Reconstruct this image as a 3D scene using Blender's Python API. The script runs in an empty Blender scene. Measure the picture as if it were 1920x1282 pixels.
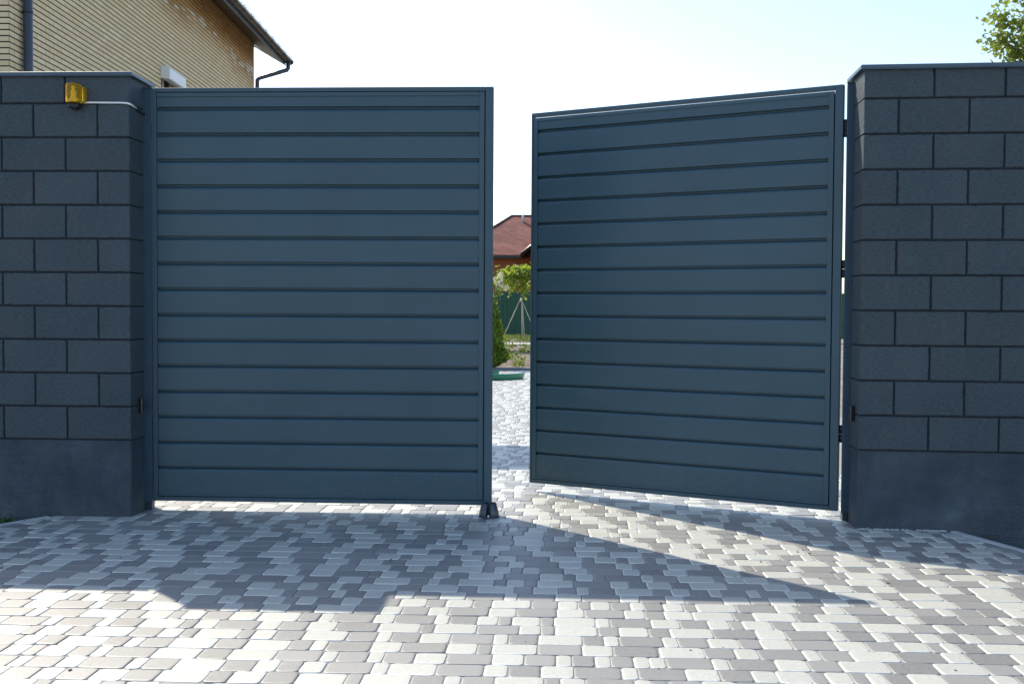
import bpy, math, random
import numpy as np
from mathutils import Vector, Matrix

random.seed(7)
rng = np.random.default_rng(11)
R = math.radians
scene = bpy.context.scene

# ------------------------------------------------------------------ camera
cam_d = bpy.data.cameras.new("camera")
cam = bpy.data.objects.new("camera", cam_d)
scene.collection.objects.link(cam)
scene.camera = cam
cam_d.sensor_width = 36.0
cam_d.lens = 36.0 * 1968.15 / 1920.0
cam_d.clip_start = 0.05
cam_d.clip_end = 3000
_y, _p, _r = 0.0455, -0.0308, 0.0058
_F = Vector((-math.sin(_y) * math.cos(_p), math.cos(_y) * math.cos(_p), math.sin(_p)))
_Rt = Vector((math.cos(_y), math.sin(_y), 0))
_U = _Rt.cross(_F)
_R2 = _Rt * math.cos(_r) + _U * math.sin(_r)
_U2 = -_Rt * math.sin(_r) + _U * math.cos(_r)
cam.matrix_world = Matrix(((_R2.x, _U2.x, -_F.x, 2.5557), (_R2.y, _U2.y, -_F.y, -6.1424),
                           (_R2.z, _U2.z, -_F.z, 1.2482), (0, 0, 0, 1)))
scene.render.resolution_x = 1024
scene.render.resolution_y = 683

# ------------------------------------------------------------------ light
SUN_DIR = Vector((0.685, -0.708, -1.0)).normalized()          # the way the light travels
SUN_EL = math.asin(-SUN_DIR.z)
SUN_AZ = math.atan2(-SUN_DIR.x, -SUN_DIR.y)                   # from +Y towards +X
world = bpy.data.worlds.new("World")
scene.world = world
world.use_nodes = True
nt = world.node_tree
bg = nt.nodes["Background"]
sky = nt.nodes.new("ShaderNodeTexSky")
sky.sky_type = 'NISHITA'
sky.sun_disc = False
sky.sun_elevation = SUN_EL
sky.sun_rotation = SUN_AZ
sky.altitude = 100
sky.air_density = 1.0
sky.dust_density = 1.1
sky.ozone_density = 1.0
nt.links.new(sky.outputs[0], bg.inputs[0])
bg.inputs[1].default_value = 0.14
sd = bpy.data.lights.new("sun", 'SUN')
sd.energy = 3.0
sd.angle = R(0.5)
sd.color = (1.0, 0.91, 0.76)
sun = bpy.data.objects.new("sun", sd)
scene.collection.objects.link(sun)
sun.rotation_euler = SUN_DIR.to_track_quat('-Z', 'Y').to_euler()
sun.location = (-8, 8, 14)
vs = scene.view_settings
vs.view_transform = 'Standard'
vs.look = 'None'
vs.exposure = 1.05
vs.gamma = 1.0
vs.use_curve_mapping = False


# ------------------------------------------------------------------ helpers
def tag(o, label=None, cat=None, group=None, kind=None):
    if label: o["label"] = label
    if cat: o["category"] = cat
    if group: o["group"] = group
    if kind: o["kind"] = kind
    return o


def empty(name, loc, label, cat, group=None):
    o = bpy.data.objects.new(name, None)
    o.empty_display_size = 0.2
    scene.collection.objects.link(o)
    o.location = loc
    return tag(o, label, cat, group)


class MB:
    def __init__(s):
        s.v, s.f, s.uv, s.sm = [], [], {}, []

    def add(s, vs_, fs, smooth=False):
        n = len(s.v)
        s.v += [tuple(v) for v in vs_]
        for f in fs:
            s.f.append(tuple(i + n for i in f))
            s.sm.append(smooth)
        return s

    def box(s, a, b, c=0.0, M=None):
        """axis box from a to b with chamfer c"""
        (x0, y0, z0), (x1, y1, z1) = a, b
        X, Y, Z = (x0, x1), (y0, y1), (z0, z1)
        if c <= 0:
            vv = [(X[i], Y[j], Z[k]) for i in (0, 1) for j in (0, 1) for k in (0, 1)]
            ff = [(0, 1, 3, 2), (4, 6, 7, 5), (0, 4, 5, 1), (2, 3, 7, 6), (0, 2, 6, 4), (1, 5, 7, 3)]
        else:
            vv, idx = [], {}
            for i in (0, 1):
                for j in (0, 1):
                    for k in (0, 1):
                        cx, cy, cz = X[i], Y[j], Z[k]
                        dx, dy, dz = c * (1 - 2 * i), c * (1 - 2 * j), c * (1 - 2 * k)
                        idx[i, j, k, 0] = len(vv); vv.append((cx, cy + dy, cz + dz))
                        idx[i, j, k, 1] = len(vv); vv.append((cx + dx, cy, cz + dz))
                        idx[i, j, k, 2] = len(vv); vv.append((cx + dx, cy + dy, cz))
            ff = []
            q = [(0, 0), (1, 0), (1, 1), (0, 1)]
            for e in (0, 1):
                f = [idx[e, a_, b_, 0] for a_, b_ in q]; ff.append(f if e else f[::-1])
                f = [idx[a_, e, b_, 1] for a_, b_ in q]; ff.append(f[::-1] if e else f)
                f = [idx[a_, b_, e, 2] for a_, b_ in q]; ff.append(f if e else f[::-1])
            for a_ in (0, 1):
                for b_ in (0, 1):
                    f = [idx[0, a_, b_, 1], idx[1, a_, b_, 1], idx[1, a_, b_, 2], idx[0, a_, b_, 2]]
                    ff.append(f if (a_ + b_) % 2 == 0 else f[::-1])
                    f = [idx[a_, 0, b_, 2], idx[a_, 1, b_, 2], idx[a_, 1, b_, 0], idx[a_, 0, b_, 0]]
                    ff.append(f if (a_ + b_) % 2 == 0 else f[::-1])
                    f = [idx[a_, b_, 0, 0], idx[a_, b_, 1, 0], idx[a_, b_, 1, 1], idx[a_, b_, 0, 1]]
                    ff.append(f if (a_ + b_) % 2 == 0 else f[::-1])
            for i in (0, 1):
                for j in (0, 1):
                    for k in (0, 1):
                        f = [idx[i, j, k, 0], idx[i, j, k, 1], idx[i, j, k, 2]]
                        ff.append(f[::-1] if (i + j + k) % 2 == 0 else f)
        if M is not None:
            vv = [tuple(M @ Vector(v)) for v in vv]
        return s.add(vv, ff)

    def tube(s, pts, r, n=12, cap=True):
        pts = [Vector(p) for p in pts]
        rs = r if isinstance(r, (list, tuple)) else [r] * len(pts)
        vv, ff = [], []
        up = None
        for i, p in enumerate(pts):
            if i == 0: t = pts[1] - p
            elif i == len(pts) - 1: t = p - pts[i - 1]
            else: t = (pts[i + 1] - p).normalized() + (p - pts[i - 1]).normalized()
            t.normalize()
            if up is None:
                up = Vector((0, 0, 1)) if abs(t.z) < 0.9 else Vector((1, 0, 0))
            a = t.cross(up).normalized(); b = t.cross(a).normalized(); up = -b if False else up
            for k in range(n):
                th = 2 * math.pi * k / n
                vv.append(p + (a * math.cos(th) + b * math.sin(th)) * rs[i])
        for i in range(len(pts) - 1):
            for k in range(n):
                ff.append((i * n + k, (i + 1) * n + k, (i + 1) * n + (k + 1) % n, i * n + (k + 1) % n))
        m = len(ff)
        s.add(vv, ff, True)
        if cap:
            base = len(s.v) - len(vv)
            s.f.append(tuple(base + k for k in range(n))); s.sm.append(False)
            e = base + (len(pts) - 1) * n
            s.f.append(tuple(e + k for k in range(n - 1, -1, -1))); s.sm.append(False)
        return s

    def lathe(s, prof, c=(0, 0, 0), n=20, a0=0.0, a1=2 * math.pi):
        full = abs(a1 - a0 - 2 * math.pi) < 1e-6
        m = n if full else n + 1
        vv, ff = [], []
        for (r_, z) in prof:
            for k in range(m):
                th = a0 + (a1 - a0) * k / n
                vv.append((c[0] + r_ * math.cos(th), c[1] + r_ * math.sin(th), c[2] + z))
        for i in range(len(prof) - 1):
            for k in range(n):
                k2 = (k + 1) % m
                ff.append((i * m + k, i * m + k2, (i + 1) * m + k2, (i + 1) * m + k))
        return s.add(vv, ff, True)

    def build(s, name, mat, parent=None, uvf=None, loc=None):
        me = bpy.data.meshes.new(name)
        me.from_pydata(s.v, [], s.f)
        me.polygons.foreach_set("use_smooth", s.sm)
        if uvf:
            ul = me.uv_layers.new(name="UVMap")
            for p in me.polygons:
                for li in p.loop_indices:
                    ul.data[li].uv = uvf(me.vertices[me.loops[li].vertex_index].co, p.normal)
        me.materials.append(mat)
        me.update()
        o = bpy.data.objects.new(name, me)
        scene.collection.objects.link(o)
        if parent: o.parent = parent
        if loc: o.location = loc
        return o


def fix_normals(o):
    import bmesh
    bm = bmesh.new(); bm.from_mesh(o.data)
    bmesh.ops.recalc_face_normals(bm, faces=bm.faces)
    bm.to_mesh(o.data); bm.free()
    return o


# ------------------------------------------------------------------ materials
class NT:
    def __init__(s, name):
        s.m = bpy.data.materials.new(name)
        s.m.use_nodes = True
        s.t = s.m.node_tree
        s.b = s.t.nodes["Principled BSDF"]
        s.out = s.t.nodes["Material Output"]

    def n(s, ty, **kw):
        nd = s.t.nodes.new(ty)
        for k, v in kw.items():
            if isinstance(k, str) and k.startswith("i_"):
                nd.inputs[int(k[2:])].default_value = v
            else:
                setattr(nd, k, v)
        return nd

    def val(s, sock, v):
        if isinstance(v, bpy.types.NodeSocket): s.t.links.new(v, sock)
        else: sock.default_value = v

    def math(s, op, a, b=0.0, c=None, clamp=False):
        nd = s.n("ShaderNodeMath", operation=op, use_clamp=clamp)
        s.val(nd.inputs[0], a); s.val(nd.inputs[1], b)
        if c is not None: s.val(nd.inputs[2], c)
        return nd.outputs[0]

    def mix(s, f, a, b, mode='MIX'):
        nd = s.n("ShaderNodeMix", data_type='RGBA', blend_type=mode)
        s.val(nd.inputs[0], f); s.val(nd.inputs[6], a); s.val(nd.inputs[7], b)
        return nd.outputs[2]

    def noise(s, vec=None, scale=5, detail=4, rough=0.55, out=0):
        nd = s.n("ShaderNodeTexNoise")
        nd.inputs["Scale"].default_value = scale
        nd.inputs["Detail"].default_value = detail
        nd.inputs["Roughness"].default_value = rough
        if vec: s.t.links.new(vec, nd.inputs[0])
        return nd.outputs[out]

    def ramp(s, f, stops):
        nd = s.n("ShaderNodeValToRGB")
        cr = nd.color_ramp
        while len(cr.elements) < len(stops): cr.elements.new(0.5)
        for e, (p, c) in zip(cr.elements, stops):
            e.position = p
            e.color = c if len(c) == 4 else (*c, 1)
        s.t.links.new(f, nd.inputs[0])
        return nd.outputs[0]

    def coord(s, kind="Object", scale=(1, 1, 1)):
        tc = s.n("ShaderNodeTexCoord")
        mp = s.n("ShaderNodeMapping")
        mp.inputs[3].default_value = scale
        s.t.links.new(tc.outputs[kind], mp.inputs[0])
        return mp.outputs[0]

    def bump(s, h, strength=0.3, dist=0.01):
        nd = s.n("ShaderNodeBump")
        nd.inputs["Strength"].default_value = strength
        nd.inputs["Distance"].default_value = dist
        s.t.links.new(h, nd.inputs["Height"])
        s.t.links.new(nd.outputs[0], s.b.inputs["Normal"])
        return nd

    def set(s, **kw):
        for k, v in kw.items():
            s.val(s.b.inputs[{'base': "Base Color", 'rough': "Roughness", 'metal': "Metallic",
                              'spec': "Specular IOR Level", 'trans': "Transmission Weight"}[k]], v)
        return s.m


def C4(*c): return (*c, 1.0)


def plain(name, col, rough=0.5, metal=0.0, var=0.12, scale=6.0, bump=0.0, bscale=80, spec=0.5):
    t = NT(name)
    co = t.coord()
    n = t.noise(co, scale, 5)
    dark = tuple(max(0, c * (1 - var)) for c in col)
    lite = tuple(min(1, c * (1 + var)) for c in col)
    t.set(base=t.ramp(n, [(0.3, dark), (0.7, lite)]), rough=rough, metal=metal, spec=spec)
    if bump: t.bump(t.noise(co, bscale, 3), bump, 0.003)
    return t.m


# graphite powder coat of the gate: faint waviness, dust, a few scuffs
def gate_mat():
    t = NT("graphite_powder_coat")
    co = t.coord()
    n1 = t.noise(co, 1.6, 4)
    n2 = t.noise(t.coord(scale=(1, 1, 6)), 3.0, 5)
    base = t.ramp(n1, [(0.3, (0.026, 0.064, 0.089)), (0.7, (0.035, 0.078, 0.104))])
    dust = t.math('MULTIPLY', t.ramp(n2, [(0.55, (0, 0, 0)), (0.8, (1, 1, 1))]), 0.16)
    base = t.mix(dust, base, C4(0.13, 0.13, 0.125))
    sz = t.n("ShaderNodeSeparateXYZ"); t.t.links.new(co, sz.inputs[0])
    ft = t.n("ShaderNodeMapRange"); ft.inputs[1].default_value = 0.55; ft.inputs[2].default_value = 0.05
    t.t.links.new(sz.outputs[2], ft.inputs[0])
    spl = t.ramp(t.noise(co, 70, 5, 0.8), [(0.48, (0, 0, 0)), (0.66, (1, 1, 1))])
    base = t.mix(t.math('MULTIPLY', t.math('MULTIPLY', ft.outputs[0], spl), 0.28), base, C4(0.17, 0.165, 0.15))
    sp = t.ramp(t.noise(co, 95, 2, 0.5), [(0.80, (0, 0, 0)), (0.83, (1, 1, 1))])
    base = t.mix(t.math('MULTIPLY', sp, 0.35), base, C4(0.4, 0.4, 0.38))
    t.set(base=base, rough=t.math('MULTIPLY_ADD', n2, 0.2, 0.34))
    t.bump(t.math('ADD', t.math('MULTIPLY', t.noise(co, 900, 2), 0.25), t.noise(t.coord(scale=(.6, 1, 3)), 2.2, 2)), 0.12, 0.004)
    return t.m


def block_mat():
    t = NT("graphite_painted_block")
    co = t.coord(scale=(1, 1, 3.2))
    streak = t.noise(co, 38, 6, 0.7)
    big = t.noise(t.coord(), 2.3, 5)
    at = t.n("ShaderNodeAttribute", attribute_name="tone")
    c = t.ramp(streak, [(0.32, (0.021, 0.035, 0.045)), (0.66, (0.060, 0.086, 0.103))])
    c = t.mix(t.math('MULTIPLY', t.ramp(big, [(0.4, (0, 0, 0)), (0.75, (1, 1, 1))]), 0.30), c, C4(0.095, 0.10, 0.112))
    mul = t.math('MULTIPLY_ADD', at.outputs["Fac"], 0.14, 0.93)
    cc = t.n("ShaderNodeCombineColor"); 
    for i in range(3): t.t.links.new(mul, cc.inputs[i])
    c = t.mix(1.0, c, cc.outputs[0], 'MULTIPLY')
    bl = t.ramp(t.noise(t.coord(scale=(1, 1, 1.5)), 5.5, 7, 0.75), [(0.58, (0, 0, 0)), (0.72, (1, 1, 1))])
    c = t.mix(t.math('MULTIPLY', bl, 0.30), c, C4(0.10, 0.125, 0.15))
    pit = t.ramp(t.noise(t.coord(scale=(1, 1, 2.5)), 62, 2, 0.6), [(0.27, (1, 1, 1)), (0.32, (0, 0, 0))])
    c = t.mix(t.math('MULTIPLY', pit, 0.75), c, C4(0.010, 0.014, 0.020))
    ch = t.ramp(t.noise(t.coord(), 48, 1, 0.5), [(0.80, (0, 0, 0)), (0.82, (1, 1, 1))])
    c = t.mix(t.math('MULTIPLY', ch, 0.6), c, C4(0.30, 0.30, 0.29))
    t.set(base=c, rough=0.66, spec=0.45)
    t.bump(t.math('ADD', streak, t.math('MULTIPLY', t.noise(t.coord(), 160, 3, 0.7), 0.5)), 0.9, 0.007)
    return t.m


def plinth_mat():
    t = NT("graphite_painted_render")
    co = t.coord()
    big = t.noise(co, 3.1, 8, 0.68)
    c = t.ramp(big, [(0.34, (0.022, 0.037, 0.050)), (0.48, (0.036, 0.054, 0.071)), (0.60, (0.056, 0.078, 0.096)), (0.70, (0.092, 0.114, 0.130))])
    trowel = t.noise(t.coord(scale=(1, 1, 4)), 7, 6, 0.75)
    c = t.mix(t.math('MULTIPLY', t.ramp(trowel, [(0.55, (0, 0, 0)), (0.7, (1, 1, 1))]), 0.35), c, C4(0.030, 0.036, 0.044))
    sc = t.ramp(t.noise(co, 26, 3, 0.6), [(0.70, (0, 0, 0)), (0.74, (1, 1, 1))])
    c = t.mix(t.math('MULTIPLY', sc, 0.35), c, C4(0.26, 0.26, 0.25))
    pit = t.ramp(t.noise(co, 34, 1), [(0.22, (1, 1, 1)), (0.26, (0, 0, 0))])
    c = t.mix(pit, c, C4(0.008, 0.009, 0.012))
    # sandy splash from the paving along the foot
    sx = t.n("ShaderNodeSeparateXYZ"); t.t.links.new(co, sx.inputs[0])
    mr = t.n("ShaderNodeMapRange"); mr.inputs[1].default_value = 0.16; mr.inputs[2].default_value = 0.0
    t.t.links.new(sx.outputs[2], mr.inputs[0])
    fine = t.ramp(t.noise(co, 150, 4, 0.8), [(0.5, (0, 0, 0)), (0.62, (1, 1, 1))])
    c = t.mix(t.math('MULTIPLY', t.math('MULTIPLY', mr.outputs[0], fine), 0.35), c, C4(0.22, 0.21, 0.19))
    t.set(base=c, rough=0.7)
    t.bump(t.math('ADD', t.math('ADD', t.noise(co, 12, 8, 0.75), trowel), t.math('MULTIPLY', t.noise(co, 120, 3), 0.25)), 0.8, 0.014)
    return t.m


def paver_mat():
    t = NT("tumbled_concrete_paver")
    at = t.n("ShaderNodeAttribute", attribute_name="stone")
    sp = t.n("ShaderNodeSeparateColor")
    t.t.links.new(at.outputs["Color"], sp.inputs[0])
    tone, var, rim = sp.outputs
    co = t.coord()
    n = t.noise(co, 60, 7, 0.75)
    grit = t.noise(co, 420, 3, 0.8)
    blot = t.noise(co, 1.1, 5)
    patch = t.noise(co, 14, 4, 0.6)
    light = t.mix(var, C4(0.42, 0.43, 0.38), C4(0.49, 0.50, 0.44))
    light = t.mix(t.math('MULTIPLY', t.ramp(n, [(0.42, (0, 0, 0)), (0.60, (1, 1, 1))]), 0.55), light, C4(0.33, 0.335, 0.305))
    dark = t.mix(var, C4(0.15, 0.153, 0.148), C4(0.24, 0.24, 0.228))
    dark = t.mix(t.math('MULTIPLY', t.ramp(n, [(0.42, (0, 0, 0)), (0.60, (1, 1, 1))]), 0.5), dark, C4(0.27, 0.268, 0.253))
    c = t.mix(tone, light, dark)
    rr = t.ramp(t.math('ADD', rim, t.math('MULTIPLY', t.math('SUBTRACT', n, 0.5), 1.0)), [(0.6, (0, 0, 0)), (0.95, (1, 1, 1))])
    rf = t.math('MULTIPLY', rr, t.math('MULTIPLY_ADD', tone, -0.72, 0.80))
    c = t.mix(rf, c, t.mix(tone, C4(0.64, 0.64, 0.60), C4(0.25, 0.25, 0.242)))
    c = t.mix(t.math('MULTIPLY', t.ramp(blot, [(0.48, (0, 0, 0)), (0.72, (1, 1, 1))]), 0.12), c, C4(0.42, 0.41, 0.38))
    c = t.mix(t.math('MULTIPLY', t.ramp(patch, [(0.60, (0, 0, 0)), (0.78, (1, 1, 1))]), 0.30), c, t.mix(tone, C4(0.27, 0.265, 0.25), C4(0.27, 0.265, 0.26)))
    spk = t.ramp(grit, [(0.66, (0, 0, 0)), (0.72, (1, 1, 1))])
    c = t.mix(t.math('MULTIPLY', spk, 0.5), c, C4(0.09, 0.085, 0.078))
    spw = t.ramp(grit, [(0.26, (1, 1, 1)), (0.33, (0, 0, 0))])
    c = t.mix(t.math('MULTIPLY', spw, 0.3), c, C4(0.62, 0.61, 0.58))
    t.set(base=c, rough=0.53, spec=0.8)
    t.b.inputs["IOR"].default_value = 1.7
    t.bump(t.math('ADD', n, t.math('MULTIPLY', grit, 0.5)), 0.22, 0.004)
    return t.m


def sand_mat():
    t = NT("joint_sand")
    co = t.coord()
    c = t.ramp(t.noise(co, 70, 5, 0.7), [(0.35, (0.17, 0.165, 0.15)), (0.65, (0.36, 0.35, 0.325))])
    t.set(base=c, rough=0.95)
    t.bump(t.noise(co, 260, 3), 0.5, 0.004)
    return t.m


def brick_mat(name, cols, mortar, head, stain=False, L=0.25, H=0.075):
    """courses from UV in metres: dark raked bed joints, thin head joints"""
    t = NT(name)
    tc = t.n("ShaderNodeTexCoord")
    sx = t.n("ShaderNodeSeparateXYZ")
    t.t.links.new(tc.outputs["UV"], sx.inputs[0])
    u, v = sx.outputs[0], sx.outputs[1]
    row = t.math('FLOOR', t.math('DIVIDE', v, H))
    fv = t.math('FRACT', t.math('DIVIDE', v, H))
    off = t.math('MULTIPLY', t.math('MODULO', row, 2.0), 0.5)
    uu = t.math('ADD', t.math('DIVIDE', u, L), off)
    col = t.math('FLOOR', uu)
    fu = t.math('FRACT', uu)
    wn = t.n("ShaderNodeTexWhiteNoise", noise_dimensions='2D')
    cb = t.n("ShaderNodeCombineXYZ")
    t.t.links.new(col, cb.inputs[0]); t.t.links.new(row, cb.inputs[1])
    t.t.links.new(cb.outputs[0], wn.inputs[0])
    rnd = wn.outputs[0]
    c = t.ramp(rnd, [(i / (len(cols) - 1), k) for i, k in enumerate(cols)])
    co = t.coord()
    c = t.mix(t.math('MULTIPLY', t.noise(co, 40, 5), 0.22), c, C4(*[x * .72 for x in cols[0]]))
    if stain:
        nz = t.noise(co, 0.55, 4)
        # damp brown staining in the courses near the eaves, with salt bloom on some bricks
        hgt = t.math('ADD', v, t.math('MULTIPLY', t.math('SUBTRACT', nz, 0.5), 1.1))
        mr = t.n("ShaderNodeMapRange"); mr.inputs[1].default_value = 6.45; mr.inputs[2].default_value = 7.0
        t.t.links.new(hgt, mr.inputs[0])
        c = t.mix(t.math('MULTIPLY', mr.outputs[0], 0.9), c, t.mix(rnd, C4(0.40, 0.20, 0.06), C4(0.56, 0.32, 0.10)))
        m2 = t.n("ShaderNodeMapRange"); m2.inputs[1].default_value = 0.0; m2.inputs[2].default_value = 0.16
        t.t.links.new(t.math('ABSOLUTE', t.math('SUBTRACT', hgt, 6.93)), m2.inputs[0])
        m2.inputs[3].default_value = 1.0; m2.inputs[4].default_value = 0.0
        sel = t.math('GREATER_THAN', t.math('ADD', wn.outputs[0], t.math('MULTIPLY', t.noise(co, 1.3, 2), 1.0)), 1.02)
        far = t.math('GREATER_THAN', u, 4.6)
        c = t.mix(t.math('MULTIPLY', t.math('MULTIPLY', m2.outputs[0], sel), t.math('MULTIPLY', far, 0.9)), c, C4(0.72, 0.69, 0.60))
    hm = t.math('LESS_THAN', fu, 0.036)
    c = t.mix(hm, c, C4(*head))
    bm = t.math('LESS_THAN', fv, 0.21)
    c = t.mix(bm, c, C4(*mortar))
    t.set(base=c, rough=0.85)
    h = t.math('SUBTRACT', 1.0, t.math('MAXIMUM', bm, t.math('MULTIPLY', hm, 0.5)))
    t.bump(t.math('ADD', h, t.math('MULTIPLY', t.noise(co, 120, 3), 0.15)), 1.0, 0.012)
    return t.m


def leaf_mat(name, c0, c1, trans=0.5):
    t = NT(name)
    at = t.n("ShaderNodeAttribute", attribute_name="tone")
    c = t.mix(at.outputs["Fac"], C4(*c0), C4(*c1))
    t.set(base=c, rough=0.5, spec=0.35)
    tr = t.n("ShaderNodeBsdfTranslucent")
    t.t.links.new(t.mix(1.0, c, C4(1.0, 1.0, 0.45), 'MULTIPLY'), tr.inputs[0])
    ms = t.n("ShaderNodeMixShader"); ms.inputs[0].default_value = trans
    t.t.links.new(t.b.outputs[0], ms.inputs[1]); t.t.links.new(tr.outputs[0], ms.inputs[2])
    t.t.links.new(ms.outputs[0], t.out.inputs[0])
    return t.m


def soil_mat():
    t = NT("dry_soil")
    co = t.coord()
    c = t.ramp(t.noise(co, 6, 8, 0.7), [(0.3, (0.07, 0.052, 0.038)), (0.5, (0.17, 0.135, 0.10)), (0.7, (0.36, 0.30, 0.24))])
    t.set(base=c, rough=0.95)
    t.bump(t.noise(co, 18, 6, 0.7), 0.8, 0.05)
    return t.m


def shingle_mat():
    t = NT("red_hexagonal_shingle")
    tc = t.n("ShaderNodeTexCoord")
    sx = t.n("ShaderNodeSeparateXYZ"); t.t.links.new(tc.outputs["UV"], sx.inputs[0])
    u, v = sx.outputs[0], sx.outputs[1]
    P, Hh = 0.44, 0.27
    tri = t.math('PINGPONG', t.math('DIVIDE', u, P), 0.5)
    vv = t.math('ADD', t.math('DIVIDE', v, Hh), t.math('MULTIPLY', t.math('GREATER_THAN', tri, 0.25), 0.5))
    row = t.math('FLOOR', vv); fv = t.math('FRACT', vv)
    cb = t.n("ShaderNodeCombineXYZ")
    t.t.links.new(t.math('FLOOR', t.math('ADD', t.math('DIVIDE', u, P), .25)), cb.inputs[0]); t.t.links.new(row, cb.inputs[1])
    wn = t.n("ShaderNodeTexWhiteNoise", noise_dimensions='2D'); t.t.links.new(cb.outputs[0], wn.inputs[0])
    c = t.ramp(wn.outputs[0], [(0, (0.17, 0.06, 0.046)), (0.5, (0.22, 0.08, 0.06)), (1, (0.29, 0.11, 0.085))])
    c = t.mix(t.math('LESS_THAN', fv, 0.17), c, C4(0.045, 0.018, 0.016))
    t.set(base=c, rough=0.9)
    t.bump(fv, 0.5, 0.02)
    return t.m


M_gate = gate_mat()
M_block = block_mat()
M_plinth = plinth_mat()
M_joint = plain("dark_mortar", (0.014, 0.018, 0.025), 0.9)
M_cap = plain("graphite_sheet_metal", (0.045, 0.075, 0.11), 0.38, 0.0, 0.1)
M_post = plain("graphite_painted_steel", (0.034, 0.066, 0.100), 0.45, 0.0, 0.14, 9, 0.1)
M_black = plain("black_plastic", (0.012, 0.012, 0.014), 0.3, 0.0, 0.2, 12, spec=0.5)
M_steel = plain("dark_galvanised_steel", (0.06, 0.075, 0.095), 0.38, 0.35, 0.2, 20, 0.15)
M_bolt = plain("zinc_bolt", (0.5, 0.5, 0.48), 0.4, 0.8)
M_white = plain("white_plastic", (0.78, 0.78, 0.77), 0.45, 0, 0.04)
M_paver = paver_mat()
M_sand = sand_mat()
M_kerb = plain("concrete_kerb", (0.40, 0.41, 0.41), 0.85, 0, 0.15, 8, 0.4, 90)
M_dkerb = plain("grey_concrete_kerb", (0.20, 0.215, 0.235), 0.85, 0, 0.2, 8, 0.4, 90)
M_soil = soil_mat()
M_brick = brick_mat("yellow_brick", [(0.74, 0.56, 0.30), (0.80, 0.63, 0.36), (0.77, 0.57, 0.33), (0.84, 0.68, 0.41), (0.80, 0.56, 0.35)],
                    (0.012, 0.009, 0.006), (0.34, 0.25, 0.16), stain=True)
M_rbrick = brick_mat("orange_brick", [(0.36, 0.10, 0.035), (0.42, 0.13, 0.045), (0.48, 0.16, 0.06)], (0.28, 0.12, 0.07), (0.28, 0.12, 0.07))
M_shingle = shingle_mat()
M_pipe = plain("graphite_gutter_plastic", (0.045, 0.055, 0.075), 0.35, 0, 0.1)
M_gutter = plain("dark_brown_gutter", (0.035, 0.024, 0.022), 0.3, 0, 0.2)
M_soffit = plain("brown_soffit_board", (0.065, 0.052, 0.036), 0.6, 0, 0.25, 4)
M_roof = plain("dark_roof_sheet", (0.05, 0.05, 0.055), 0.6)
M_fasc = plain("blue_grey_fascia", (0.20, 0.25, 0.30), 0.45, 0, 0.1)
M_fence = plain("green_profiled_sheet", (0.012, 0.085, 0.052), 0.45, 0, 0.1)
M_green = plain("green_plastic", (0.025, 0.20, 0.10), 0.4, 0, 0.12)
M_leafT = leaf_mat("sunlit_leaf", (0.16, 0.22, 0.05), (0.44, 0.50, 0.17))
M_leafM = leaf_mat("pale_leaf", (0.16, 0.23, 0.03), (0.42, 0.50, 0.10), 0.55)
M_leafH = leaf_mat("thuja_scale", (0.05, 0.11, 0.015), (0.32, 0.44, 0.05), 0.4)
M_leafB = leaf_mat("bush_leaf", (0.07, 0.12, 0.03), (0.20, 0.26, 0.05))
M_petal = leaf_mat("white_petal", (0.62, 0.64, 0.58), (0.82, 0.82, 0.78), 0.3)
M_weed = leaf_mat("weed_leaf", (0.04, 0.09, 0.02), (0.12, 0.19, 0.04))
M_bark = plain("grey_bark", (0.16, 0.12, 0.09), 0.9, 0, 0.3, 20, 0.6, 50)
M_stake = plain("pale_timber_stake", (0.50, 0.46, 0.40), 0.8, 0, 0.1)


def glass_mat():
    t = NT("dark_window_glass")
    t.set(base=C4(0.02, 0.025, 0.03), rough=0.05)
    return t.m


def amber_mat():
    t = NT("amber_lens")
    t.set(base=C4(1.0, 0.66, 0.05), rough=0.12, trans=0.85)
    t.b.inputs["IOR"].default_value = 1.25
    return t.m


M_glass = glass_mat()
M_amber = amber_mat()
M_bulb = plain("yellow_reflector", (0.95, 0.70, 0.10), 0.35)

# ------------------------------------------------------------------ ground
def ground_mat():
    t = NT("sandy_verge")
    co = t.coord()
    c = t.ramp(t.noise(co, 0.8, 8, 0.7), [(0.35, (0.13, 0.12, 0.095)), (0.65, (0.25, 0.235, 0.20))])
    t.set(base=c, rough=0.95)
    t.bump(t.noise(co, 9, 6, 0.7), 0.6, 0.03)
    return t.m


g = MB().box((-700, -700, -1.0), (700, 1200, -0.19))
tag(g.build("ground", ground_mat()), kind="structure")

# paved apron: everything inside this outline is paved
XR, YR, AR = 4.27, -0.063, -0.0544
dR = Vector((math.cos(AR), math.sin(AR), 0))
L0 = (-0.454, -0.045); L1 = (-2.35, -3.02)
R0 = (4.78, -0.075); R1 = (5.95, -3.0)
poly = [(-6.5, -9.5), (-6.5, -3.02), L1, L0, (-0.454, 0.02), (-4.3, 0.02), (-4.3, 15.45), (5.9, 15.45), (5.9, 0.02), (R0[0], 0.02),
        R0, R1, (8.5, -3.0), (8.5, -9.5)]


def extent(y):
    """x-range paved at y"""
    if y < -3.02: return -5.5, 7.6
    if y < -0.06:
        t = (y - L0[1]) / (L1[1] - L0[1]); xl = L0[0] + (L1[0] - L0[0]) * t
        t = (y - R0[1]) / (R1[1] - R0[1]); xr = R0[0] + (R1[0] - R0[0]) * t
        return xl + 0.006, xr - 0.006
    if y < 0.34: return 0.004, 4.262 + 0.054 * y
    return -2.2, 5.9


sb = MB()
zs = -0.0042
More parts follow.
